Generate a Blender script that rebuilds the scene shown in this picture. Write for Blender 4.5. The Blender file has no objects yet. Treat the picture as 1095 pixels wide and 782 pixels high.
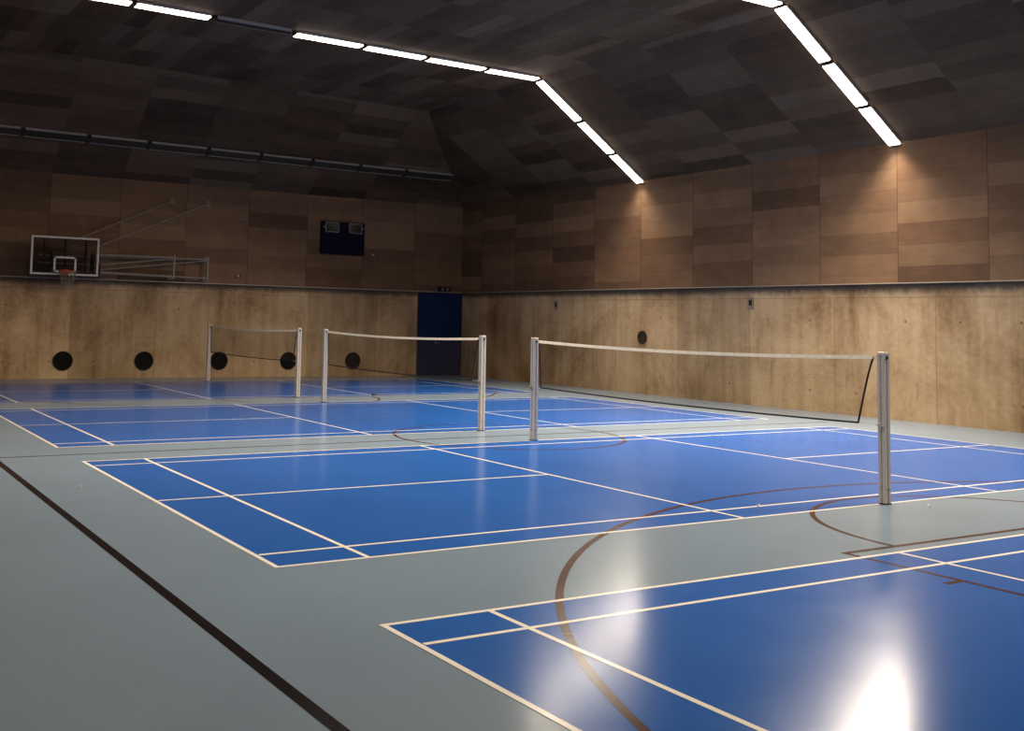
import bpy, bmesh, math, random
from mathutils import Vector, Matrix
random.seed(7)
S = bpy.context.scene
COL = S.collection
PI = math.pi

# ------------------------------------------------------------------ dimensions (metres)
XR, XL = 15.95, -4.20          # right / left wall
YB, YF = 22.90, -10.00         # back / front wall
LEDGE = 2.70                   # top of the concrete
EAVE = 5.52                    # top of the vertical walls
RISE = 2.36                    # height of the sloping ceiling panels
RUN = 3.45
OVER = 0.06                    # overhang of the plywood above the concrete
ROWS = [14.05, 6.46, -1.15]    # lamp rows across the hall
COURT_Y = [-7.68, 0.0, 7.55, 15.05]

# ------------------------------------------------------------------ node helpers
def new_mat(name):
    m = bpy.data.materials.new(name)
    m.use_nodes = True
    nt = m.node_tree
    return m, nt, nt.nodes['Principled BSDF']

class NB:
    def __init__(s, nt): s.nt = nt
    def n(s, t, **kw):
        nd = s.nt.nodes.new(t)
        for k, v in kw.items(): setattr(nd, k, v)
        return nd
    def put(s, sock, v):
        if isinstance(v, bpy.types.NodeSocket): s.nt.links.new(v, sock)
        elif v is not None: sock.default_value = v
    def math(s, op, a, b=None, c=None):
        nd = s.n('ShaderNodeMath', operation=op)
        s.put(nd.inputs[0], a)
        if b is not None: s.put(nd.inputs[1], b)
        if c is not None: s.put(nd.inputs[2], c)
        return nd.outputs[0]
    def comb(s, x=0.0, y=0.0, z=0.0):
        nd = s.n('ShaderNodeCombineXYZ')
        for i, v in enumerate((x, y, z)): s.put(nd.inputs[i], v)
        return nd.outputs[0]
    def noise(s, vec, scale, detail=4, rough=.55, dist=0.0):
        nd = s.n('ShaderNodeTexNoise')
        s.put(nd.inputs['Vector'], vec); nd.inputs['Scale'].default_value = scale
        nd.inputs['Detail'].default_value = detail; nd.inputs['Roughness'].default_value = rough
        nd.inputs['Distortion'].default_value = dist
        return nd.outputs['Fac']
    def white(s, vec):
        nd = s.n('ShaderNodeTexWhiteNoise', noise_dimensions='3D')
        s.put(nd.inputs['Vector'], vec)
        return nd.outputs['Value']
    def ramp(s, fac, stops):
        nd = s.n('ShaderNodeValToRGB')
        el = nd.color_ramp.elements
        while len(el) < len(stops): el.new(.5)
        for e, (p, c) in zip(el, stops):
            e.position = p; e.color = (*c, 1) if len(c) == 3 else c
        s.put(nd.inputs[0], fac)
        return nd.outputs[0]
    def mix(s, fac, a, b, mode='MIX'):
        nd = s.n('ShaderNodeMix', data_type='RGBA', blend_type=mode)
        s.put(nd.inputs['Factor'], fac)
        s.put(nd.inputs['A'], (*a, 1) if isinstance(a, tuple) and len(a) == 3 else a)
        s.put(nd.inputs['B'], (*b, 1) if isinstance(b, tuple) and len(b) == 3 else b)
        return nd.outputs['Result']
    def map(s, v, a, b, c, d):
        nd = s.n('ShaderNodeMapRange')
        s.put(nd.inputs[0], v)
        for i, q in enumerate((a, b, c, d)): nd.inputs[i+1].default_value = q
        return nd.outputs[0]
    def uv(s):
        t = s.n('ShaderNodeUVMap'); sp = s.n('ShaderNodeSeparateXYZ')
        s.nt.links.new(t.outputs[0], sp.inputs[0])
        return t.outputs[0], sp.outputs[0], sp.outputs[1]

def plain(name, col, rough=.5, metal=0.0, var=.06, scale=14.0, spec=.4):
    """painted / metal / plastic surface with a faint procedural mottling"""
    m, nt, b = new_mat(name); N = NB(nt)
    tc = N.n('ShaderNodeTexCoord')
    f = N.noise(tc.outputs['Object'], scale, 3)
    lo = tuple(c*(1-var*1.6) for c in col); hi = tuple(min(1, c*(1+var*1.6)) for c in col)
    nt.links.new(N.ramp(f, [(.3, lo), (.7, hi)]), b.inputs['Base Color'])
    nt.links.new(N.map(f, .2, .8, max(0, rough-.05), min(1, rough+.05)), b.inputs['Roughness'])
    b.inputs['Metallic'].default_value = metal
    b.inputs['Specular IOR Level'].default_value = spec
    return m

def floor_paint(name, col, rough=.18, var=.05):
    m, nt, b = new_mat(name); N = NB(nt)
    tc = N.n('ShaderNodeTexCoord')
    P = tc.outputs['Object']
    big = N.noise(P, .7, 5, .6); fine = N.noise(P, 22, 3, .6)
    f = N.math('ADD', N.math('MULTIPLY', big, .7), N.math('MULTIPLY', fine, .3))
    lo = tuple(c*(1-var) for c in col); hi = tuple(min(1, c*(1+var)) for c in col)
    nt.links.new(N.ramp(f, [(.35, lo), (.65, hi)]), b.inputs['Base Color'])
    nt.links.new(N.map(N.noise(P, 2.3, 4), .3, .7, rough-.012, rough+.012), b.inputs['Roughness'])
    b.inputs['Specular IOR Level'].default_value = FLOOR_SPEC
    return m
FLOOR_SPEC = .04

def concrete():
    m, nt, b = new_mat('board_marked_concrete'); N = NB(nt)
    uv, u, v = N.uv()
    streak = N.noise(N.comb(N.math('MULTIPLY', u, 2.6), N.math('MULTIPLY', v, .22), 0.0), 1.0, 6, .62, .3)
    blotch = N.noise(uv, .55, 5, .6, .6)
    fine = N.noise(uv, 9.0, 6, .7)
    f = N.math('ADD', N.math('ADD', N.math('MULTIPLY', streak, .32), N.math('MULTIPLY', blotch, .5)), N.math('MULTIPLY', fine, .18))
    c = N.ramp(f, [(.36, (.25, .142, .070)), (.46, (.50, .330, .178)), (.55, (.66, .465, .275)), (.66, (.76, .565, .36))])
    # rust coloured run marks
    run = N.noise(N.comb(N.math('MULTIPLY', u, 1.7), N.math('MULTIPLY', v, .35), 7.3), 1.0, 5, .7)
    c = N.mix(N.map(run, .56, .72, 0, .55), c, (.22, .11, .045))
    # formwork panels: tone per 2.4 m pour, faint joints
    ub = N.math('DIVIDE', N.math('SUBTRACT', u, 1.0), 2.35)
    tone = N.white(N.comb(N.math('FLOOR', ub), 3.0, 1.0))
    c = N.mix(1.0, c, N.ramp(tone, [(0, (.80, .80, .80)), (1, (1.12, 1.10, 1.06))]), 'MULTIPLY')
    du = N.math('ABSOLUTE', N.math('SUBTRACT', N.math('FRACT', ub), .5))
    joint = N.math('GREATER_THAN', du, .4965)
    c = N.mix(N.math('MULTIPLY', joint, .45), c, (.12, .07, .035))
    # board line below the ledge
    bl = N.math('LESS_THAN', N.math('ABSOLUTE', N.math('SUBTRACT', v, 2.44)), .008)
    c = N.mix(N.math('MULTIPLY', bl, .45), c, (.16, .09, .04))
    # overhang shadow painted in with dark stain, ragged lower edge right under the ledge
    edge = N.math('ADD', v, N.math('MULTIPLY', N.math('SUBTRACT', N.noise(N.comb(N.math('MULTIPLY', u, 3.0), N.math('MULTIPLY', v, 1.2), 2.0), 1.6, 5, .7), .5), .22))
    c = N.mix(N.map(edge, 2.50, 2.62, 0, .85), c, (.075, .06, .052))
    # tie holes
    hu = N.math('MULTIPLY', N.math('SUBTRACT', N.math('FRACT', N.math('DIVIDE', N.math('SUBTRACT', u, 4.60), 1.17)), .5), 1.17)
    def hole(z):
        d = N.math('SQRT', N.math('ADD', N.math('POWER', hu, 2.0), N.math('POWER', N.math('SUBTRACT', v, z), 2.0)))
        return N.map(d, .022, .034, 1, 0)
    keep = lambda q: N.math('GREATER_THAN', N.white(N.comb(N.math('FLOOR', N.math('DIVIDE', N.math('SUBTRACT', u, 4.60), 1.17)), q, 5.0)), .3)
    h = N.math('MAXIMUM', N.math('MULTIPLY', hole(1.96), keep(1.0)), N.math('MULTIPLY', hole(.46), keep(2.0)))
    c = N.mix(N.math('MULTIPLY', h, .6), c, (.10, .06, .03))
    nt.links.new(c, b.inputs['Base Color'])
    b.inputs['Roughness'].default_value = .78
    b.inputs['Specular IOR Level'].default_value = .25
    bp = N.n('ShaderNodeBump'); bp.inputs['Strength'].default_value = .25; bp.inputs['Distance'].default_value = .01
    nt.links.new(N.math('SUBTRACT', fine, N.math('MULTIPLY', h, 1.5)), bp.inputs['Height'])
    nt.links.new(bp.outputs[0], b.inputs['Normal'])
    return m

def plywood(name, dark, mid, light, plank=.42, length=1.90, u0=6.46, seed=0.0, seamk=.6):
    """panels laid in columns along u, each column cut in boards of its own tone"""
    m, nt, b = new_mat(name); N = NB(nt)
    uv, u, v = N.uv()
    cu = N.math('DIVIDE', N.math('SUBTRACT', u, u0), length)
    col = N.math('FLOOR', cu)
    off = N.white(N.comb(col, seed, 4.0))
    rv = N.math('ADD', N.math('DIVIDE', v, plank), off)
    row = N.math('FLOOR', rv)
    t1 = N.white(N.comb(col, row, seed))
    t2 = N.white(N.comb(col, N.math('FLOOR', N.math('MULTIPLY', rv, .5)), seed+9))
    tone = N.math('ADD', N.math('MULTIPLY', t1, .55), N.math('MULTIPLY', t2, .45))
    grain = N.noise(N.comb(N.math('MULTIPLY', u, 1.2), N.math('MULTIPLY', v, 11.0), N.math('MULTIPLY', tone, 20.0)), 1.4, 6, .65, .4)
    blot = N.noise(uv, 1.6, 5, .65, .3)
    f = N.math('ADD', N.math('ADD', N.math('MULTIPLY', tone, .48), N.math('MULTIPLY', grain, .20)), N.math('MULTIPLY', blot, .32))
    c = N.ramp(f, [(.26, dark), (.5, mid), (.74, light)])
    hue = N.white(N.comb(col, row, seed+21))
    c = N.mix(N.math('MULTIPLY', hue, .30), c, N.mix(1.0, c, (1.12, .90, .78), 'MULTIPLY'))
    du = N.math('ABSOLUTE', N.math('SUBTRACT', N.math('FRACT', cu), .5))
    dv = N.math('ABSOLUTE', N.math('SUBTRACT', N.math('FRACT', rv), .5))
    seam = N.math('MAXIMUM', N.math('MULTIPLY', N.math('GREATER_THAN', du, .4955), seamk), N.math('MULTIPLY', N.math('GREATER_THAN', dv, .488), .28))
    c = N.mix(seam, c, tuple(x*.35 for x in dark))
    nt.links.new(c, b.inputs['Base Color'])
    b.inputs['Roughness'].default_value = .7
    b.inputs['Specular IOR Level'].default_value = .2
    return m

# ------------------------------------------------------------------ materials
M = {}
M['floor'] = floor_paint('grey_sports_floor', (.19, .25, .315))
M['blue'] = floor_paint('blue_court_paint', (.024, .108, .39))
M['white_line'] = floor_paint('cream_line_paint', (.85, .80, .70))
M['brown_line'] = floor_paint('brown_line_paint', (.064, .026, .016))
M['black_line'] = floor_paint('black_line_paint', (.014, .011, .012))
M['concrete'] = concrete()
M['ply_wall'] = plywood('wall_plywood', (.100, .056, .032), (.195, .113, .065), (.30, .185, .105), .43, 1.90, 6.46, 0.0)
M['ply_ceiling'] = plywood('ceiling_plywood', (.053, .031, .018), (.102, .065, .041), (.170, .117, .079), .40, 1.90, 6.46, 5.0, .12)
M['trim'] = plain('pale_metal_trim', (.48, .40, .31), .5, .0)
M['door_blue'] = plain('deep_blue_door_paint', (.006, .030, .11), .5, 0, .05, 3, .2)
M['door_frame'] = plain('dark_blue_frame_paint', (.006, .020, .07), .45)
M['steel'] = plain('brushed_steel', (.55, .53, .5), .35, .9)
M['alu'] = plain('anodised_aluminium', (.66, .61, .54), .45, .15, .05, 30)
M['alu_dark'] = plain('shadow_groove_aluminium', (.16, .14, .13), .5, .4)
M['black_plastic'] = plain('black_plastic', (.012, .011, .011), .5)
M['white_tape'] = plain('cream_net_tape', (.90, .84, .70), .8)
M['black_cord'] = plain('black_net_cord', (.012, .010, .010), .8)
M['net_twine'] = plain('brown_net_twine', (.060, .036, .024), .85)
M['tie_cord'] = plain('pale_tie_cord', (.55, .50, .42), .8)
M['white_paint'] = plain('white_board_paint', (.74, .70, .64), .45)
M['goal_steel'] = plain('grey_painted_goal_steel', (.33, .29, .25), .5, .2)
M['orange'] = plain('orange_rim_paint', (.62, .085, .035), .4)
M['hoop_net'] = plain('white_hoop_twine', (.26, .21, .16), .8)
M['score_case'] = plain('navy_scoreboard_case', (.0018, .0034, .013), .6, spec=.15)
M['score_panel'] = plain('navy_scoreboard_panel', (.0016, .0042, .018), .6, spec=.15)
M['display'] = plain('dark_display_glass', (.008, .010, .010), .15)
M['display_frame'] = plain('grey_display_frame', (.24, .21, .20), .5)
M['vent_dark'] = plain('dark_bronze_grille', (.009, .007, .0055), .7, spec=.2)
M['vent_side'] = plain('bronze_grille_on_side_wall', (.105, .068, .040), .6)
M['vent_side_dark'] = plain('bronze_grille_recess', (.045, .028, .018), .6)
M['plate'] = plain('grey_socket_plate', (.30, .24, .17), .5)
M['sensor'] = plain('white_plastic_sensor', (.60, .55, .48), .5)
M['lamp_body'] = plain('dark_lamp_housing', (.05, .043, .038), .5, .2)
M['lamp_rail'] = plain('pale_lamp_rail', (.50, .46, .41), .45, .1)
M['scrap'] = plain('white_feather_scrap', (.85, .85, .82), .8)

m, nt, b = new_mat('unlit_lamp_glass')
N = NB(nt); tc = N.n('ShaderNodeTexCoord')
nt.links.new(N.ramp(N.noise(tc.outputs['Object'], 6, 3), [(.3, (.024, .021, .019)), (.7, (.04, .035, .031))]), b.inputs['Base Color'])
b.inputs['Roughness'].default_value = .3
M['lamp_off'] = m

LAMP_COL = (1.0, .87, .71)
m, nt, b = new_mat('lit_lamp_diffuser')
N = NB(nt); tc = N.n('ShaderNodeTexCoord')
nt.links.new(N.ramp(N.noise(tc.outputs['Object'], 3, 2), [(.3, (1, .86, .70)), (.7, (1, .89, .74))]), b.inputs['Emission Color'])
b.inputs['Base Color'].default_value = (.8, .8, .8, 1)
b.inputs['Emission Strength'].default_value = 8.0
M['lamp_on'] = m

m, nt, b = new_mat('clear_acrylic')
N = NB(nt)
tr = N.n('ShaderNodeBsdfTransparent'); tr.inputs[0].default_value = (.80, .80, .82, 1)
gl = N.n('ShaderNodeBsdfGlossy'); gl.inputs['Roughness'].default_value = .08
fr = N.n('ShaderNodeFresnel'); fr.inputs[0].default_value = 1.45
mx = N.n('ShaderNodeMixShader')
nt.links.new(fr.outputs[0], mx.inputs[0]); nt.links.new(tr.outputs[0], mx.inputs[1]); nt.links.new(gl.outputs[0], mx.inputs[2])
nt.links.new(mx.outputs[0], nt.nodes['Material Output'].inputs[0])
M['acrylic'] = m

# ------------------------------------------------------------------ geometry helpers
class MB:
    """collects shapes and links them as one mesh object"""
    def __init__(s): s.v = []; s.f = []; s.m = []; s.uv = {}
    def face(s, pts, mi=0, uvs=None):
        k = len(s.v); s.v += [tuple(p) for p in pts]
        s.f.append(tuple(range(k, k+len(pts)))); s.m.append(mi)
        if uvs: s.uv[len(s.f)-1] = uvs
        return s
    def box(s, c, d, mi=0, rot=None, bev=0.0):
        bm = bmesh.new(); bmesh.ops.create_cube(bm, size=1.0)
        bmesh.ops.scale(bm, vec=d, verts=bm.verts)
        if bev: bmesh.ops.bevel(bm, geom=bm.edges[:], offset=bev, segments=2, affect='EDGES', profile=.5)
        if rot is not None: bmesh.ops.transform(bm, matrix=rot.to_4x4(), verts=bm.verts)
        bmesh.ops.translate(bm, vec=c, verts=bm.verts)
        return s.add(bm, mi)
    def add(s, bm, mi=0):
        k = len(s.v); bm.verts.index_update()
        s.v += [tuple(v.co) for v in bm.verts]
        for f in bm.faces:
            s.f.append(tuple(k+v.index for v in f.verts)); s.m.append(mi)
        bm.free(); return s
    def cyl(s, a, b_, r, mi=0, n=16, r2=None):
        a, b_ = Vector(a), Vector(b_); d = b_-a
        bm = bmesh.new()
        bmesh.ops.create_cone(bm, cap_ends=True, segments=n, radius1=r, radius2=r if r2 is None else r2, depth=d.length)
        q = Vector((0, 0, 1)).rotation_difference(d.normalized()).to_matrix().to_4x4()
        bmesh.ops.transform(bm, matrix=Matrix.Translation((a+b_)/2) @ q, verts=bm.verts)
        return s.add(bm, mi)
    def tube(s, pts, r, mi=0, n=6):
        pts = [Vector(p) for p in pts]; rings = []
        for i, p in enumerate(pts):
            t = (pts[min(i+1, len(pts)-1)]-pts[max(i-1, 0)]).normalized()
            up = Vector((0, 0, 1)) if abs(t.z) < .9 else Vector((1, 0, 0))
            a = t.cross(up).normalized(); b_ = t.cross(a)
            k = len(s.v)
            s.v += [tuple(p+a*math.cos(2*PI*j/n)*r+b_*math.sin(2*PI*j/n)*r) for j in range(n)]
            rings.append(k)
        for k0, k1 in zip(rings, rings[1:]):
            for j in range(n):
                s.f.append((k0+j, k0+(j+1) % n, k1+(j+1) % n, k1+j)); s.m.append(mi)
        s.f.append(tuple(rings[0]+j for j in reversed(range(n)))); s.m.append(mi)
        s.f.append(tuple(rings[-1]+j for j in range(n))); s.m.append(mi)
        return s
    def ring(s, c, r_out, r_in, axis, depth, mi=0, n=40):
        """flat annulus of given depth, axis 'x' or 'y' or 'z'"""
        def P(r, t, h):
            a, b_ = r*math.cos(t), r*math.sin(t)
            o = {'x': (h, a, b_), 'y': (a, h, b_), 'z': (a, b_, h)}[axis]
            return (c[0]+o[0], c[1]+o[1], c[2]+o[2])
        k = len(s.v)
        for j in range(n):
            t = 2*PI*j/n
            s.v += [P(r_out, t, -depth/2), P(r_out, t, depth/2), P(r_in, t, depth/2), P(r_in, t, -depth/2)]
        for j in range(n):
            a = k+4*j; b_ = k+4*((j+1) % n)
            for q in range(4):
                s.f.append((a+q, b_+q, b_+(q+1) % 4, a+(q+1) % 4)); s.m.append(mi)
        return s
    def build(s, name, mats, parent=None, smooth=False):
        me = bpy.data.meshes.new(name)
        me.from_pydata(s.v, [], s.f)
        for x in (mats if isinstance(mats, (list, tuple)) else [mats]): me.materials.append(M[x])
        for p, mi in zip(me.polygons, s.m): p.material_index = mi
        if s.uv:
            L = me.uv_layers.new(name='UVMap')
            for p in me.polygons:
                u = s.uv.get(p.index)
                if u:
                    for li, q in zip(p.loop_indices, u): L.data[li].uv = q
        me.update()
        bm = bmesh.new(); bm.from_mesh(me); bmesh.ops.recalc_face_normals(bm, faces=bm.faces) if not s.uv else None
        bm.to_mesh(me); bm.free()
        if smooth:
            for p in me.polygons: p.use_smooth = True
        o = bpy.data.objects.new(name, me); COL.objects.link(o)
        if parent: o.parent = parent
        return o

def empty(name, loc=(0, 0, 0), rz=0.0):
    o = bpy.data.objects.new(name, None); COL.objects.link(o)
    o.location = loc; o.rotation_euler = (0, 0, rz); o.empty_display_size = .1
    return o
def tag(o, label, cat, group=None):
    o['label'] = label; o['category'] = cat
    if group: o['group'] = group
    return o
def struct(o, label=None):
    o['kind'] = 'structure'
    if label: o['label'] = label
    return o
def copy_tree(o, parent=None):
    c = o.copy(); COL.objects.link(c)
    if parent:
        c.parent = parent; c.matrix_parent_inverse = o.matrix_parent_inverse
    for ch in list(o.children): copy_tree(ch, c)
    return c

# ------------------------------------------------------------------ floor and its markings
fl = MB().box(((XL+XR)/2, (YB+YF)/2, -.05), (XR-XL+.4, YB-YF+.4, .1))
floor = struct(fl.build('floor', 'floor'), 'glossy grey sports floor with painted courts')
Z1, Z2, Z3 = .0007, .0013, .0020
def quad(mb, x0, y0, x1, y1, z, mi=0): mb.face([(x0, y0, z), (x1, y0, z), (x1, y1, z), (x0, y1, z)], mi)
def arc(mb, cx, cy, r, a0, a1, w, z, n=64):
    for i in range(n):
        t0 = a0+(a1-a0)*i/n; t1 = a0+(a1-a0)*(i+1)/n
        q = lambda R, t: (cx+R*math.cos(t), cy+R*math.sin(t), z)
        mb.face([q(r-w/2, t0), q(r+w/2, t0), q(r+w/2, t1), q(r-w/2, t1)])
court_names = ['nearest blue badminton court, cut by the frame bottom', 'blue badminton court under the nearest net',
               'blue badminton court under the second net', 'farthest blue badminton court along the back wall']
W = .04
for i, y0 in enumerate(COURT_Y):
    y1 = y0+6.1
    c = MB(); quad(c, 0, y0, 13.4, y1, Z1)
    co = c.build('badminton_court', 'blue', floor); co['label'] = court_names[i]
    l = MB()
    def hline(y, x0=0, x1=13.4): quad(l, x0, y-W/2, x1, y+W/2, Z3)
    def vline(x, a=y0, b_=y1): quad(l, x-W/2, a, x+W/2, b_, Z3+.0004)
    hline(y0+W/2); hline(y1-W/2); hline(y0+.46-W/2, .05, 13.35); hline(y1-.46+W/2, .05, 13.35)
    vline(W/2); vline(13.4-W/2)
    vline(.76); vline(13.4-.76); vline(4.70); vline(8.70)
    hline(y0+3.05, .05, 4.70); hline(y0+3.05, 8.70, 13.35)
    l.build('court_line', 'white_line', co)
bk = MB()
BX, BY = 6.70, 6.77             # centre of the basketball court
quad(bk, -.85, BY-.025, 14.2, BY+.025, Z2)
arc(bk, BX, BY, 1.8, 0, 2*PI, .05, Z2+.0001, 96)
for s in (-1, 1):
    be = BY+s*14.0; bc = be-s*1.575; ft = be-s*5.80
    th = math.acos(6.6/6.75)
    a0, a1 = (th, PI-th) if s < 0 else (PI+th, 2*PI-th)
    arc(bk, BX, bc, 6.75, a0, a1, .055, Z2+.0001, 120)
    arc(bk, BX, ft, 1.8, 0 if s < 0 else PI, PI if s < 0 else 2*PI, .05, Z2+.0001, 60)
    quad(bk, BX-2.45, ft-.025, BX+2.45, ft+.025, Z2)
    for q in (-1, 1):
        ya, yb = sorted((ft, be))
        quad(bk, BX+q*2.425-.025, ya, BX+q*2.425+.025, yb, Z2+.0002)
        for dd in (1.0, 1.9, 2.8, 3.6):
            xa, xb = sorted((BX+q*2.45, BX+q*2.62)); yy = ft-(-s)*(-1)*0 + s*dd
            quad(bk, xa, yy-.025, xb, yy+.025, Z2+.0003)
    quad(bk, -.85, be-.025, 14.2, be+.025, Z2)
o = bk.build('basketball_marking', 'brown_line', floor); o['label'] = 'brown basketball arcs, circle and key lines'
sl = MB(); quad(sl, -.935, BY-14.0, -.86, BY+14.0, Z2+.0002)
o = sl.build('basketball_sideline', 'black_line', floor); o['label'] = 'long black sideline on the grey floor at left'

# ------------------------------------------------------------------ walls
def wall_faces(mb, axis, pos, a0, a1, z0, z1, inward, mi=0, thick=.2):
    """a slab with uv in metres; axis 'x' = wall at x=pos running along y"""
    out = pos-inward*thick
    def P(h, a, z): return (h, a, z) if axis == 'x' else (a, h, z)
    def F(pts, uvs): mb.face(pts, mi, uvs)
    for h in (pos, out):
        F([P(h, a0, z0), P(h, a1, z0), P(h, a1, z1), P(h, a0, z1)], [(a0, z0), (a1, z0), (a1, z1), (a0, z1)])
    for z in (z0, z1):
        F([P(pos, a0, z), P(pos, a1, z), P(out, a1, z), P(out, a0, z)], [(a0, z), (a1, z), (a1, z+.2), (a0, z+.2)])
    for a in (a0, a1):
        F([P(pos, a, z0), P(out, a, z0), P(out, a, z1), P(pos, a, z1)], [(a, z0), (a+.2, z0), (a+.2, z1), (a, z1)])
for side, axis, pos, a0, a1, inw in (('right', 'x', XR, YF, YB, -1), ('left', 'x', XL, YF, YB, 1),
                                     ('back', 'y', YB, XL-.2, XR+.2, -1), ('front', 'y', YF, XL-.2, XR+.2, 1)):
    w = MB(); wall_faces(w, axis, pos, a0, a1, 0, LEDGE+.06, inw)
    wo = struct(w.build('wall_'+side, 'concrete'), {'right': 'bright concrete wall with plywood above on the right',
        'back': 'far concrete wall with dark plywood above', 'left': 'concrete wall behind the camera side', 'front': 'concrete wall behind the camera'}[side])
    u = MB(); wall_faces(u, axis, pos+inw*OVER, a0, a1, LEDGE+.03, EAVE+.05, inw, thick=.22)
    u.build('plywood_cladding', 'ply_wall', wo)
for n, (c, d) in enumerate((((XR-OVER-.006, (YF+YB)/2, LEDGE+.022), (.016, YB-YF-.1, .018)),
                            (((XL+XR)/2, YB-OVER-.008, LEDGE+.018), (XR-XL-.2, .02, .026)))):
    struct(MB().box(c, d).build('trim_%d' % (n+1), 'trim'), ['pale edge strip along the ledge of the right wall', 'pale edge strip along the ledge of the back wall'][n])

# ------------------------------------------------------------------ ceiling (hipped, shallow top)
def ztop(x):
    return EAVE+RISE+max(0.0, min(12.5-x, 10.5))*.02
cb = MB()
e = .0
xr, xl, yb, yf = XR, XL, YB, YF
xr2, xl2, yb2, yf2 = XR-RUN, XL+RUN, YB-RUN, YF+RUN
sl_len = math.hypot(RUN, RISE)
zr, zl = ztop(xr2), ztop(xl2)
xm = 2.0
def slope(p, uvs): cb.face(p, 0, uvs)
slope([(xr, yf, EAVE), (xr, yb, EAVE), (xr2, yb2, zr), (xr2, yf2, zr)], [(yf, 0), (yb, 0), (yb2, sl_len), (yf2, sl_len)])
slope([(xl, yb, EAVE), (xl, yf, EAVE), (xl2, yf2, zl), (xl2, yb2, zl)], [(yb, 0), (yf, 0), (yf2, sl_len), (yb2, sl_len)])
zm = ztop(xm)
for y_, y2_, sgn in ((yb, yb2, 1), (yf, yf2, -1)):
    slope([(xr, y_, EAVE), (xm, y_, EAVE), (xm, y2_, zm), (xr2, y2_, zr)], [(xr, 40), (xm, 40), (xm, 40+sl_len), (xr2, 40+sl_len)])
    slope([(xm, y_, EAVE), (xl, y_, EAVE), (xl2, y2_, zl), (xm, y2_, zm)], [(xm, 40), (xl, 40), (xl2, 40+sl_len), (xm, 40+sl_len)])
slope([(xr2, yf2, zr), (xr2, yb2, zr), (xm, yb2, zm), (xm, yf2, zm)], [(yf2, 60+xr2), (yb2, 60+xr2), (yb2, 60+xm), (yf2, 60+xm)])
slope([(xm, yf2, zm), (xm, yb2, zm), (xl2, yb2, zl), (xl2, yf2, zl)], [(yf2, 60+xm), (yb2, 60+xm), (yb2, 60+xl2), (yf2, 60+xl2)])
# outer skin so that the ceiling has thickness
T = .25
cb.face([(xl-.3, yf-.3, zm+T), (xr+.3, yf-.3, zm+T), (xr+.3, yb+.3, zm+T), (xl-.3, yb+.3, zm+T)], 0, [(0, 0), (1, 0), (1, 1), (0, 1)])
for a, b_ in (((xl-.3, yf-.3), (xr+.3, yf-.3)), ((xr+.3, yf-.3), (xr+.3, yb+.3)), ((xr+.3, yb+.3), (xl-.3, yb+.3)), ((xl-.3, yb+.3), (xl-.3, yf-.3))):
    cb.face([(*a, EAVE), (*b_, EAVE), (*b_, zm+T), (*a, zm+T)], 0, [(0, 0), (1, 0), (1, 1), (0, 1)])
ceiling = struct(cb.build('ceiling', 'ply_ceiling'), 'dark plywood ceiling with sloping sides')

# ------------------------------------------------------------------ strip lights
LW = .28
def fixture(a, b_, normal, lit, label, group, power=0.0, name='strip_light'):
    """strip light between two points on a ceiling plane, facing `normal` (into the room)"""
    a, b_, n = Vector(a), Vector(b_), Vector(normal).normalized()
    t = (b_-a).normalized(); s = n.cross(t).normalized(); Ln = (b_-a).length
    R = Matrix((t, s, n)).transposed()          # local x = length, y = width, z = into the room
    root = empty(name, (a+b_)/2); root.rotation_mode = 'QUATERNION'; root.rotation_quaternion = R.to_quaternion()
    tag(root, label, 'ceiling light', group)
    h = MB().box((0, 0, .030), (Ln-.10, LW-.02, .060), bev=.006); h.build('housing', 'lamp_body', root)
    d = MB().box((0, 0, .071 if lit else .060), (Ln-.06, LW-(.02 if lit else .05), .030), bev=.009); d.build('diffuser', 'lamp_on' if lit else 'lamp_off', root)
    for q in (-1, 1):
        MB().box((0, q*(LW/2-.008), .0275 if lit else .036), (Ln-.10, .016, .055 if lit else .072), bev=.003).build('side_rail', 'lamp_rail', root)
        MB().box((q*(Ln/2-.014), 0, .040), (.028, LW*.7, .078), bev=.005).build('end_cap', 'lamp_body', root)
    if lit:
        L = bpy.data.lights.new('strip_lamp', 'AREA'); L.shape = 'RECTANGLE'; L.size = Ln-.08; L.size_y = LW-.03
        L.energy = power; L.color = LAMP_COL; L.spread = SPREAD
        lo = bpy.data.objects.new('strip_lamp', L); COL.objects.link(lo); lo.parent = root
        lo.location = (0, 0, .089); lo.rotation_euler = (PI, 0, 0)
    return root
SPREAD = math.radians(128)
PW = 128.0
nr = Vector((-RISE, 0, -RUN))                    # inward normal of the right slope
def on_slope(x, y): return (x, y, EAVE+(XR-x)/RUN*RISE)
row_word = ['over the gap before the far court', 'nearest the camera, over the middle courts']
slope_x = [(15.90, 14.93), (14.90, 13.87), (13.83, 12.55)]
slope_word = ['lowest of three', 'middle of three', 'topmost of three']
flat_x = [(12.48, 10.96), (10.90, 9.29), (9.23, 7.65), (7.59, 5.93), (5.87, 4.10), (4.04, 2.45), (2.39, .80), (.74, -.72)]
flat_word = ['first', 'second', 'third', 'fourth', 'fifth', 'sixth', 'seventh', 'eighth']
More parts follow.
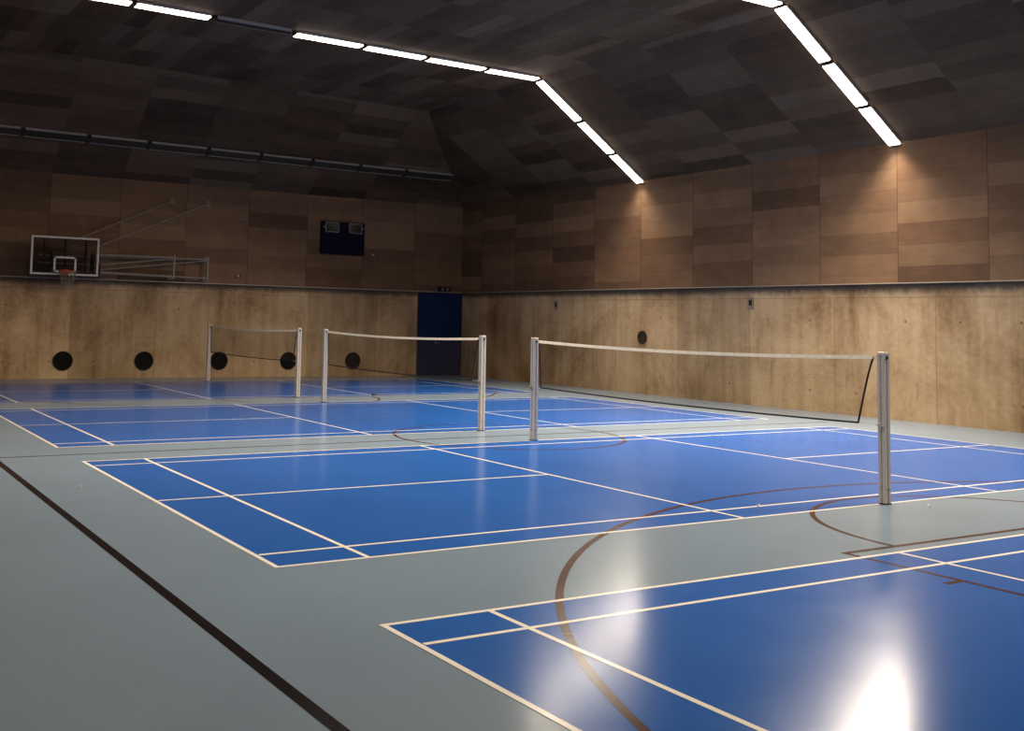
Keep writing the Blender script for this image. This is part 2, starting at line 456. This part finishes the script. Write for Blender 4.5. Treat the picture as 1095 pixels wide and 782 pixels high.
for r, y in enumerate(ROWS):
    for k, (xa, xb) in enumerate(slope_x):
        fixture(on_slope(xa, y), on_slope(xb, y), nr, True,
                'glowing strip light on the right ceiling slope, %s, in the %s row' % (slope_word[k], ['far', 'near', 'overhead'][r]),
                'strip lights on the right ceiling slope', PW*[1.0, 1.75, 1.1][r])
    for k, (xa, xb) in enumerate(flat_x):
        lit = k != 4
        fixture((xa, y, ztop(xa)), (xb, y, ztop(xb)), (0, 0, -1), lit,
                '%s strip light on the flat ceiling, %s from the slope in the %s row' % ('glowing white' if lit else 'unlit dark', flat_word[k], ['farther', 'nearer', 'overhead'][r]),
                'strip lights on the flat ceiling', PW*[.21, .76, .36][r])
bx = [14.76, 12.98, 11.38, 9.80, 8.18, 6.61, 4.94, 3.32, 1.66, .0, -1.65]
order = ['nearest the corner at right', 'second from the right corner', 'third from the right corner', 'fourth from the right corner',
         'fifth from the right corner', 'sixth from the right corner', 'seventh from the right corner', 'eighth from the right corner', 'ninth from the right corner', 'tenth, outside the frame']
yb3 = 21.65
def z_back(x): return EAVE+(YB-yb3)/RUN*(ztop(max(x, XL+RUN) if x < xr2 else xr2)-EAVE)
for k, (xa, xb) in enumerate(zip(bx, bx[1:])):
    fixture((xa-.01, yb3, z_back(xa)), (xb+.01, yb3, z_back(xb)), (0, -RISE, -RUN), False,
            'unlit strip light high above the back wall, %s' % order[k], 'unlit strip lights above the back wall')

# ------------------------------------------------------------------ badminton posts and nets
def make_post():
    root = empty('badminton_post')
    # extruded aluminium profile with a slot in every face
    a, s, d = .042, .011, .014
    q = [(-a, -a), (-s, -a), (-s, -a+d), (s, -a+d), (s, -a), (a, -a)]
    prof = []
    for k in range(4):
        c, si = [(1, 0), (0, 1), (-1, 0), (0, -1)][k]
        for (x, y) in q[:-1]: prof.append((x*c-y*si, x*si+y*c))
    mb = MB(); H = 1.515; n = len(prof)
    mb.v = [(x, y, .012) for x, y in prof]+[(x, y, H) for x, y in prof]
    mb.f = [(i, (i+1) % n, n+(i+1) % n, n+i) for i in range(n)]+[tuple(range(n)), tuple(range(n, 2*n))]
    mb.m = [0]*len(mb.f)
    mb.build('column', 'alu', root)
    MB().box((0, 0, .006), (.098, .098, .012), bev=.003).build('foot_plate', 'black_plastic', root)
    c = MB(); c.box((0, 0, .165), (.090, .090, .008), bev=.001); c.build('collar', 'lamp_rail', root)
    cap = MB().box((0, 0, H+.018), (.086, .086, .036), bev=.006); cap = cap.build('cap', 'alu', root)
    p = MB(); p.cyl((0, -.048, H-.022), (0, .048, H-.022), .019, 0, 20); p.build('pulley', 'black_plastic', cap)
    return root
post0 = make_post()
def make_cleat(post, z=.78):
    """cord cleat on the face towards the left side of the hall"""
    c = MB(); c.box((-.052, 0, z), (.024, .022, .05), bev=.004); c.cyl((-.05, 0, z+.012), (-.095, 0, z+.012), .008, 0, 12)
    c.cyl((-.06, -.042, z), (-.06, .042, z), .007, 0, 12)
    return c.build('cleat', 'sensor', post)
posts = [(1, 'near', 'near aluminium post of the closest net, at the right'), (1, 'far', 'far aluminium post of the closest net, in mid picture'),
         (2, 'near', 'near aluminium post of the second net, right beside the blue door'), (2, 'far', 'far aluminium post of the second net, its left end'),
         (3, 'near', 'near aluminium post of the farthest net, its right end'), (3, 'far', 'far aluminium post of the farthest net, its left end')]
for i, (ci, wh, lab) in enumerate(posts):
    o = post0 if i == 0 else copy_tree(post0)
    y = COURT_Y[ci] + (0.0 if wh == 'near' else 6.1)
    o.location = (6.70, y, 0); tag(o, lab, 'net post', 'badminton net posts')
    make_cleat(o, .80)

def make_net():
    root = empty('badminton_net')
    y0, y1 = .12, 5.98
    L = y1-y0
    def top(y):
        s = (y-3.05)/2.93
        return 1.465+.05*s*s
    def bot(y):
        s = (y-3.05)/2.93
        return .775+.03*s*s
    ys = [y0+L*i/48 for i in range(49)]
    tape = MB()
    for a, b_ in zip(ys, ys[1:]):
        for x, xb in ((-.003, -.015), (.003, .015)):
            tape.face([(xb, a, top(a)-.04), (xb, b_, top(b_)-.04), (x, b_, top(b_)), (x, a, top(a))])
        for dz, hw in ((0, .003), (-.04, .015)):
            tape.face([(-hw, a, top(a)+dz), (hw, a, top(a)+dz), (hw, b_, top(b_)+dz), (-hw, b_, top(b_)+dz)])
    tape.build('top_tape', 'white_tape', root)
    # side cords bow inwards towards the bottom
    def bow(t, e):                       # t = 0 top .. 1 bottom; e = -1 near end, +1 far end
        return .02*t+.17*t**.8 if e < 0 else .05*t**.8
    def edge(e, t):
        y = (y0 if e < 0 else y1)-e*bow(t, e)
        return (0, y, (top(y)-.03)*(1-t)+bot(y)*t)
    for e in (-1, 1):
        MB().tube([edge(e, i/12) for i in range(13)], .011, 0, 6).build('side_cord', 'black_cord', root)
    ya, yb_ = edge(-1, 1)[1], edge(1, 1)[1]
    MB().tube([(0, ya+(yb_-ya)*i/40, bot(ya+(yb_-ya)*i/40)) for i in range(41)], .011, 0, 6).build('bottom_cord', 'black_cord', root)
    tw = MB(); r = .0008
    nv = 290
    for i in range(1, nv):
        f = i/nv
        pts = []
        for t in (0, .5, 1):
            a, b_ = edge(-1, t), edge(1, t)
            y = a[1]+(b_[1]-a[1])*f
            pts.append((0, y, (top(y)-.03)*(1-t)+bot(y)*t))
        tw.tube(pts, r, 0, 3)
    for j in range(1, 36):
        t = j/36; a, b_ = edge(-1, t), edge(1, t); pts = []
        for i in range(21):
            y = a[1]+(b_[1]-a[1])*i/20
            pts.append((0, y, (top(y)-.03)*(1-t)+bot(y)*t))
        tw.tube(pts, r, 0, 3)
    tw.build('mesh', 'net_twine', root)
    for e, yy in ((-1, y0), (1, y1)):
        py = .043 if e < 0 else 6.057
        t = MB(); t.tube([(0, yy, top(yy)-.004), (0, (yy+py)/2, 1.508), (0, py+(.008 if e < 0 else -.008), 1.512)], .006)
        t.tube([(0, yy, top(yy)-.034), (0, (yy+py)/2, 1.482), (0, py+(.008 if e < 0 else -.008), 1.485)], .004)
        yb2_ = edge(e, 1)[1]
        t.tube([(0, yb2_, bot(yb2_)), (0, (yb2_+py)/2, .80 if e < 0 else .788), (0, py+(.012 if e < 0 else -.012), .812)], .0022)
        t.build('tie_cord', 'tie_cord', root)
    return root
net0 = make_net()
for i, (ci, lab) in enumerate(((1, 'closest badminton net, large, white tape over dark mesh, across the middle court'),
                               (2, 'second badminton net, white tape in front of the blue door'),
                               (3, 'farthest and smallest badminton net, in front of two wall discs'))):
    o = net0 if i == 0 else copy_tree(net0)
    o.location = (6.70, COURT_Y[ci], 0); tag(o, lab, 'badminton net', 'badminton nets')

# ------------------------------------------------------------------ basketball goal folded against the back wall
YW = YB-OVER                       # face of the plywood on the back wall
goal = empty('basketball_goal', (4.9, YW, 2.75))
tag(goal, 'wall mounted basketball goal with clear backboard and orange rim, folded aside', 'basketball hoop')
def G(x, y, z): return (x-4.9, y-YW, z-2.75)
YBD = 22.28
x0, x1, z0, z1 = 2.13, 3.89, 2.78, 3.81
xc = (x0+x1)/2
bd = MB().box(G(xc, YBD, (z0+z1)/2), (x1-x0-.02, .018, z1-z0-.02)); bd = bd.build('backboard', 'acrylic', goal)
fr = MB(); w = .05
for c, d in (((xc, YBD, z1-w/2), (x1-x0, .03, w)), ((xc, YBD, z0+w/2), (x1-x0, .03, w)),
             ((x0+w/2, YBD, (z0+z1)/2), (w, .03, z1-z0-2*w)), ((x1-w/2, YBD, (z0+z1)/2), (w, .03, z1-z0-2*w))): fr.box(G(*c), d)
fr.build('board_border', 'white_paint', bd)
tg = MB(); tw_, t0, t1 = .59, 2.86, 3.28
for c, d in (((xc, YBD-.016, t1-w/2), (tw_, .012, w)), ((xc-tw_/2+w/2, YBD-.016, (t0+t1)/2), (w, .012, t1-t0)),
             ((xc+tw_/2-w/2, YBD-.016, (t0+t1)/2), (w, .012, t1-t0)), ((xc, YBD-.016, t0+w/2-.004), (tw_, .012, w))): tg.box(G(*c), d)
tg.build('target_square', 'white_paint', bd)
pd = MB()
pd.box(G(xc, YBD, z0-.035), (x1-x0+.12, .07, .075), bev=.015)
for q in (x0-.03, x1+.03): pd.box(G(q, YBD, z0+.16), (.06, .07, .38), bev=.015)
pd.build('board_padding', 'black_plastic', bd)
rm = MB(); RY = YBD-.15-.225; RZ = 2.88
rm.tube([G(xc+.225*math.cos(2*PI*i/32), RY+.225*math.sin(2*PI*i/32), RZ) for i in range(33)], .013, 0, 8)
rm.box(G(xc, YBD-.02, RZ-.03), (.20, .02, .16)); rm.box(G(xc, YBD-.09, RZ-.015), (.16, .14, .03))
for q in (-1, 1): rm.tube([G(xc+q*.07, YBD-.03, RZ-.09), G(xc+q*.12, YBD-.22, RZ-.01)], .009)
rm = rm.build('rim', 'orange', goal)
hn = MB(); ns = 12; lv = 6
def hp(i, k):
    t = k/lv; rr = .222*(1-t)+.12*t+.02*(1-t)*t
    a = 2*PI*(i+.5*k)/ns
    return G(xc+rr*math.cos(a), RY+rr*math.sin(a), RZ-.42*t)
for i in range(ns):
    for k in range(lv):
        hn.tube([hp(i, k), hp(i, k+1)], .005, 0, 4); hn.tube([hp(i, k), hp(i-1, k+1)], .005, 0, 4)
hn.build('hoop_net', 'hoop_net', rm)
# swing arms, folded to the left, hinged on two wall posts
arm = MB(); Y1, Y2 = 22.66, 22.50
for (hx, yy, ex) in ((7.08, Y1, 3.78), (6.04, Y2, 2.66)):
    arm.tube([G(hx, yy, 3.40), G(ex, yy, 3.37)], .026, 0, 8)
    arm.tube([G(hx, yy, 2.86), G(ex, yy, 2.92)], .024, 0, 8)
    arm.tube([G(hx, yy, 3.37), G(ex, yy, 2.95)], .016, 0, 8)
arm.build('swing_arm', 'goal_steel', goal)
for hx, yy in ((7.08, Y1), (6.04, Y2)):
    h = MB(); h.tube([G(hx, yy, 2.80), G(hx, yy, 3.48)], .032, 0, 10)
    for zz in (2.86, 3.40):
        h.box(G(hx, (yy+YW)/2, zz), (.07, YW-yy, .035)); h.box(G(hx, YW-.008, zz), (.14, .016, .14), bev=.004)
    h.build('hinge_post', 'goal_steel', goal)
for hx, ex, ez in ((6.02, 2.75, 3.50), (7.10, 3.70, 3.52)):
    s_ = MB(); s_.tube([G(hx, YW-.07, 5.05), G(ex, YBD+.10, ez)], .013, 0, 8)
    pl = s_.build('stay_rod', 'goal_steel', goal)
    k_ = MB(); k_.box(G(hx, YW-.01, 5.05), (.09, .02, .17), bev=.004); k_.box(G(hx, YW-.05, 5.05), (.035, .08, .06), bev=.004)
    k_.build('wall_bracket', 'plate', pl)
mt = MB()
for q in (2.47, xc, 3.55): mt.box(G(q, YBD+.045, (z0+z1)/2+.02), (.045, .05, z1-z0-.06))
cbm = MB()
for zz in (3.10, 3.30): cbm.box(G(xc, YBD+.09, zz), (1.35, .04, .045))
cbm.build('mount_crossbar', 'goal_steel', goal)
for q in (2.66, 3.78):
    yy = Y1 if q > 3 else Y2
    mt.box(G(q, (yy+YBD+.09)/2, 3.14), (.05, yy-YBD-.05, .52))
mt.build('board_mount', 'lamp_body', goal)

# ------------------------------------------------------------------ scoreboard and small wall fittings
sx0, sx1, sz0, sz1 = 10.70, 12.18, 3.77, 4.78
sb = empty('scoreboard', ((sx0+sx1)/2, YW, sz0)); tag(sb, 'dark navy scoreboard with two small framed displays, high on the back wall', 'scoreboard')
cxs = (sx0+sx1)/2
MB().box((0, -.06, (sz1-sz0)/2), (sx1-sx0, .12, sz1-sz0), bev=.012).build('case', 'score_case', sb)
for q in (-1, 1):
    pn = MB().box((q*.375, -.128, .43), (.68, .016, .82), bev=.004).build('panel', 'score_panel', sb)
    px = q*.42+(.02 if q < 0 else -.02)
    dsp = MB().box((px, -.134, .83), (.42, .028, .28), bev=.003).build('display', 'display', sb)
    f = MB()
    for c, d in (((px, -.15, .975), (.46, .016, .028)), ((px, -.15, .685), (.46, .016, .028)), ((px-.216, -.15, .83), (.028, .016, .262)), ((px+.216, -.15, .83), (.028, .016, .262))): f.box(c, d)
    f.build('display_frame', 'display_frame', dsp)
    MB().cyl((px+q*.27, -.118, .83), (px+q*.27, -.165, .83), .028, 0, 14).build('knob', 'display_frame', sb)

def sensor(x, z, label):
    r = empty('wall_sensor', (x, YW, z)); tag(r, label, 'sensor')
    MB().box((.0, -.02, 0), (.13, .04, .09), bev=.01).build('back_box', 'lamp_body', r)
    MB().cyl((-.03, -.03, .0), (-.03, -.10, -.01), .042, 0, 16, .034).build('lens', 'sensor', r)
sensor(12.55, 3.82, 'small white sensor on the back wall right below the scoreboard')
sensor(8.09, 2.98, 'small white sensor above the ledge, right of the basketball goal')

em = empty('emergency_light', (15.18, YW, 2.735)); tag(em, 'small black twin lamp emergency light above the blue door', 'emergency light')
MB().box((0, -.05, .075), (.44, .10, .15), bev=.012).build('case', 'black_plastic', em)
for q in (-.09, .10): MB().cyl((q, -.095, .075), (q, -.125, .07), .048, 0, 18, .042).build('lamp_head', 'display_frame', em)

def vent_back(x, label):
    r = empty('wall_vent', (x, YB, .48)); tag(r, label, 'vent', 'round vents low in the back wall')
    MB().ring((0, -.012, 0), .262, .232, 'y', .03).build('rim', 'vent_dark', r)
    MB().cyl((0, -.001, 0), (0, -.010, 0), .235, 0, 40).build('grille', 'vent_dark', r)
    g = MB()
    for k in range(1, 6): g.ring((0, -.014, 0), .038*k+.010, .038*k, 'y', .012)
    for a in range(3):
        t = a*PI/3; g.tube([(.23*math.cos(t), -.02, .23*math.sin(t)), (-.23*math.cos(t), -.02, -.23*math.sin(t))], .006)
    g.build('grille_ring', 'vent_dark', r)
for x, lab in ((3.20, 'round dark vent low on the back wall, below the basketball rim'), (5.41, 'round dark vent low on the back wall, between the hoop and the farthest net'),
               (7.61, 'round dark vent behind the left half of the farthest net'), (9.79, 'round dark vent behind the right post of the farthest net'),
               (11.96, 'round dark vent behind the left half of the second net')): vent_back(x, lab)
vs = empty('wall_vent', (XR, 14.05, 1.46)); tag(vs, 'round brown vent in the right wall, above the closest net', 'vent')
MB().ring((-.012, 0, 0), .17, .135, 'x', .03).build('rim', 'vent_side_dark', vs)
MB().cyl((-.001, 0, 0), (-.010, 0, 0), .14, 0, 36).build('grille', 'vent_side', vs)
g = MB()
for k in range(1, 4): g.ring((-.014, 0, 0), .035*k+.012, .035*k, 'x', .012)
g.build('grille_ring', 'vent_side_dark', vs)

def socket(y, z, label):
    r = empty('wall_socket', (XR, y, z)); tag(r, label, 'wall socket')
    MB().box((-.012, 0, 0), (.024, .17, .28), bev=.005).build('plate', 'plate', r)
    MB().box((-.022, -.005, .005), (.03, .075, .13), bev=.004).build('socket_face', 'black_plastic', r)
socket(17.74, 2.31, 'small wall socket on the right wall, farther one near the corner')
socket(10.36, 2.34, 'small wall socket on the right wall, nearer one above the middle of the closest net')

# ------------------------------------------------------------------ door
dr = struct(empty('door_1', (15.08, YB, 0)), 'tall dark blue door in the far right corner')
fw = MB()
for c, d in (((-.80, -.03, 1.345), (.05, .06, 2.69)), ((.81, -.03, 1.345), (.05, .06, 2.69)), ((.005, -.03, 2.665), (1.57, .06, .05))): fw.box(c, d)
fw.build('door_frame', 'door_frame', dr)
MB().box((-.22, -.022, 1.322), (1.10, .044, 2.634), bev=.004).build('door_leaf', 'door_blue', dr)
MB().box((.555, -.022, 1.322), (.44, .044, 2.634), bev=.004).build('door_leaf', 'door_blue', dr)
hd = MB(); hd.cyl((-.15, -.04, 1.06), (-.15, -.09, 1.06), .012); hd.cyl((-.15, -.085, 1.06), (-.02, -.085, 1.06), .011); hd.cyl((-.15, -.042, 1.06), (-.15, -.052, 1.06), .03)
hd.build('door_handle', 'steel', dr)

# ------------------------------------------------------------------ little things lying on the floor
def scrap(x, y, rz, label, k=.7):
    f = MB(); n = 7
    for i in range(n):
        a0, a1 = -1+2*i/n, -1+2*(i+1)/n
        w0, w1 = .014*(1-a0*a0)**.5, .014*(1-a1*a1)**.5 if a1 < 1 else 0
        z0_, z1_ = .006+.014*a0*a0, .006+.014*a1*a1
        for s in (-1, 1):
            f.face([(a0*.035*k, 0, z0_), (a1*.035*k, 0, z1_), (a1*.035*k, s*w1*k, z1_+.006), (a0*.035*k, s*w0*k, z0_+.006)])
    f.tube([(-.05*k, 0, .006), (0, 0, .005), (.035*k, 0, .02)], .0022*k, 0, 5)
    o = f.build('shuttlecock_feather', 'scrap'); o.location = (x, y, .0025); o.rotation_euler = (0, 0, rz)
    tag(o, label, 'feather'); return o
scrap(-.45, 4.10, .4, 'tiny white feather on grey floor between the black line and the court corner')
scrap(6.95, -.33, 1.2, 'tiny white feather on grey floor right of the closest net post')
scrap(5.32, .42, .2, 'tiny white feather on the inner white line of the court under the closest net')
pc = MB().cyl((0, 0, 0), (0, 0, .03), .075, 0, 24, .06)
o = pc.build('floor_socket_cap', 'black_plastic'); o.location = (8.70, 15.16, .0026)
tag(o, 'small black cap on the floor, at a white line end under the second net', 'floor cap')

# ------------------------------------------------------------------ camera
CAMP = dict(loc=(-3.02103763, -7.22396141, 1.77981078), yaw=.527212344, pit=-.0775997602, rol=.0211086396, f=1142.31508, cx=455.520678, cy=253.991746)
cam = bpy.data.cameras.new('camera'); co = bpy.data.objects.new('camera', cam); COL.objects.link(co)
yw, pt, rl = CAMP['yaw'], CAMP['pit'], CAMP['rol']
f = Vector((math.sin(yw)*math.cos(pt), math.cos(yw)*math.cos(pt), -math.sin(pt)))
r = Vector((math.cos(yw), -math.sin(yw), 0)); u = r.cross(f)
r2 = r*math.cos(rl)+u*math.sin(rl); u2 = -r*math.sin(rl)+u*math.cos(rl)
co.matrix_world = Matrix.Translation(CAMP['loc']) @ Matrix((r2, u2, -f)).transposed().to_4x4()
IW, IH = 1095, 782
cam.sensor_fit = 'HORIZONTAL'; cam.sensor_width = 36
cam.lens = 36*CAMP['f']/IW
cam.shift_x = -(CAMP['cx']-IW/2)/IW
cam.shift_y = (CAMP['cy']-IH/2)/IW
cam.clip_end = 200
S.camera = co

# ------------------------------------------------------------------ world, colour
wd = bpy.data.worlds.new('world'); S.world = wd; wd.use_nodes = True
wd.node_tree.nodes['Background'].inputs[0].default_value = (0, 0, 0, 1)
vs_ = S.view_settings
vs_.view_transform = 'Standard'; vs_.look = 'None'; vs_.gamma = 1; vs_.use_curve_mapping = False
vs_.exposure = 0.1
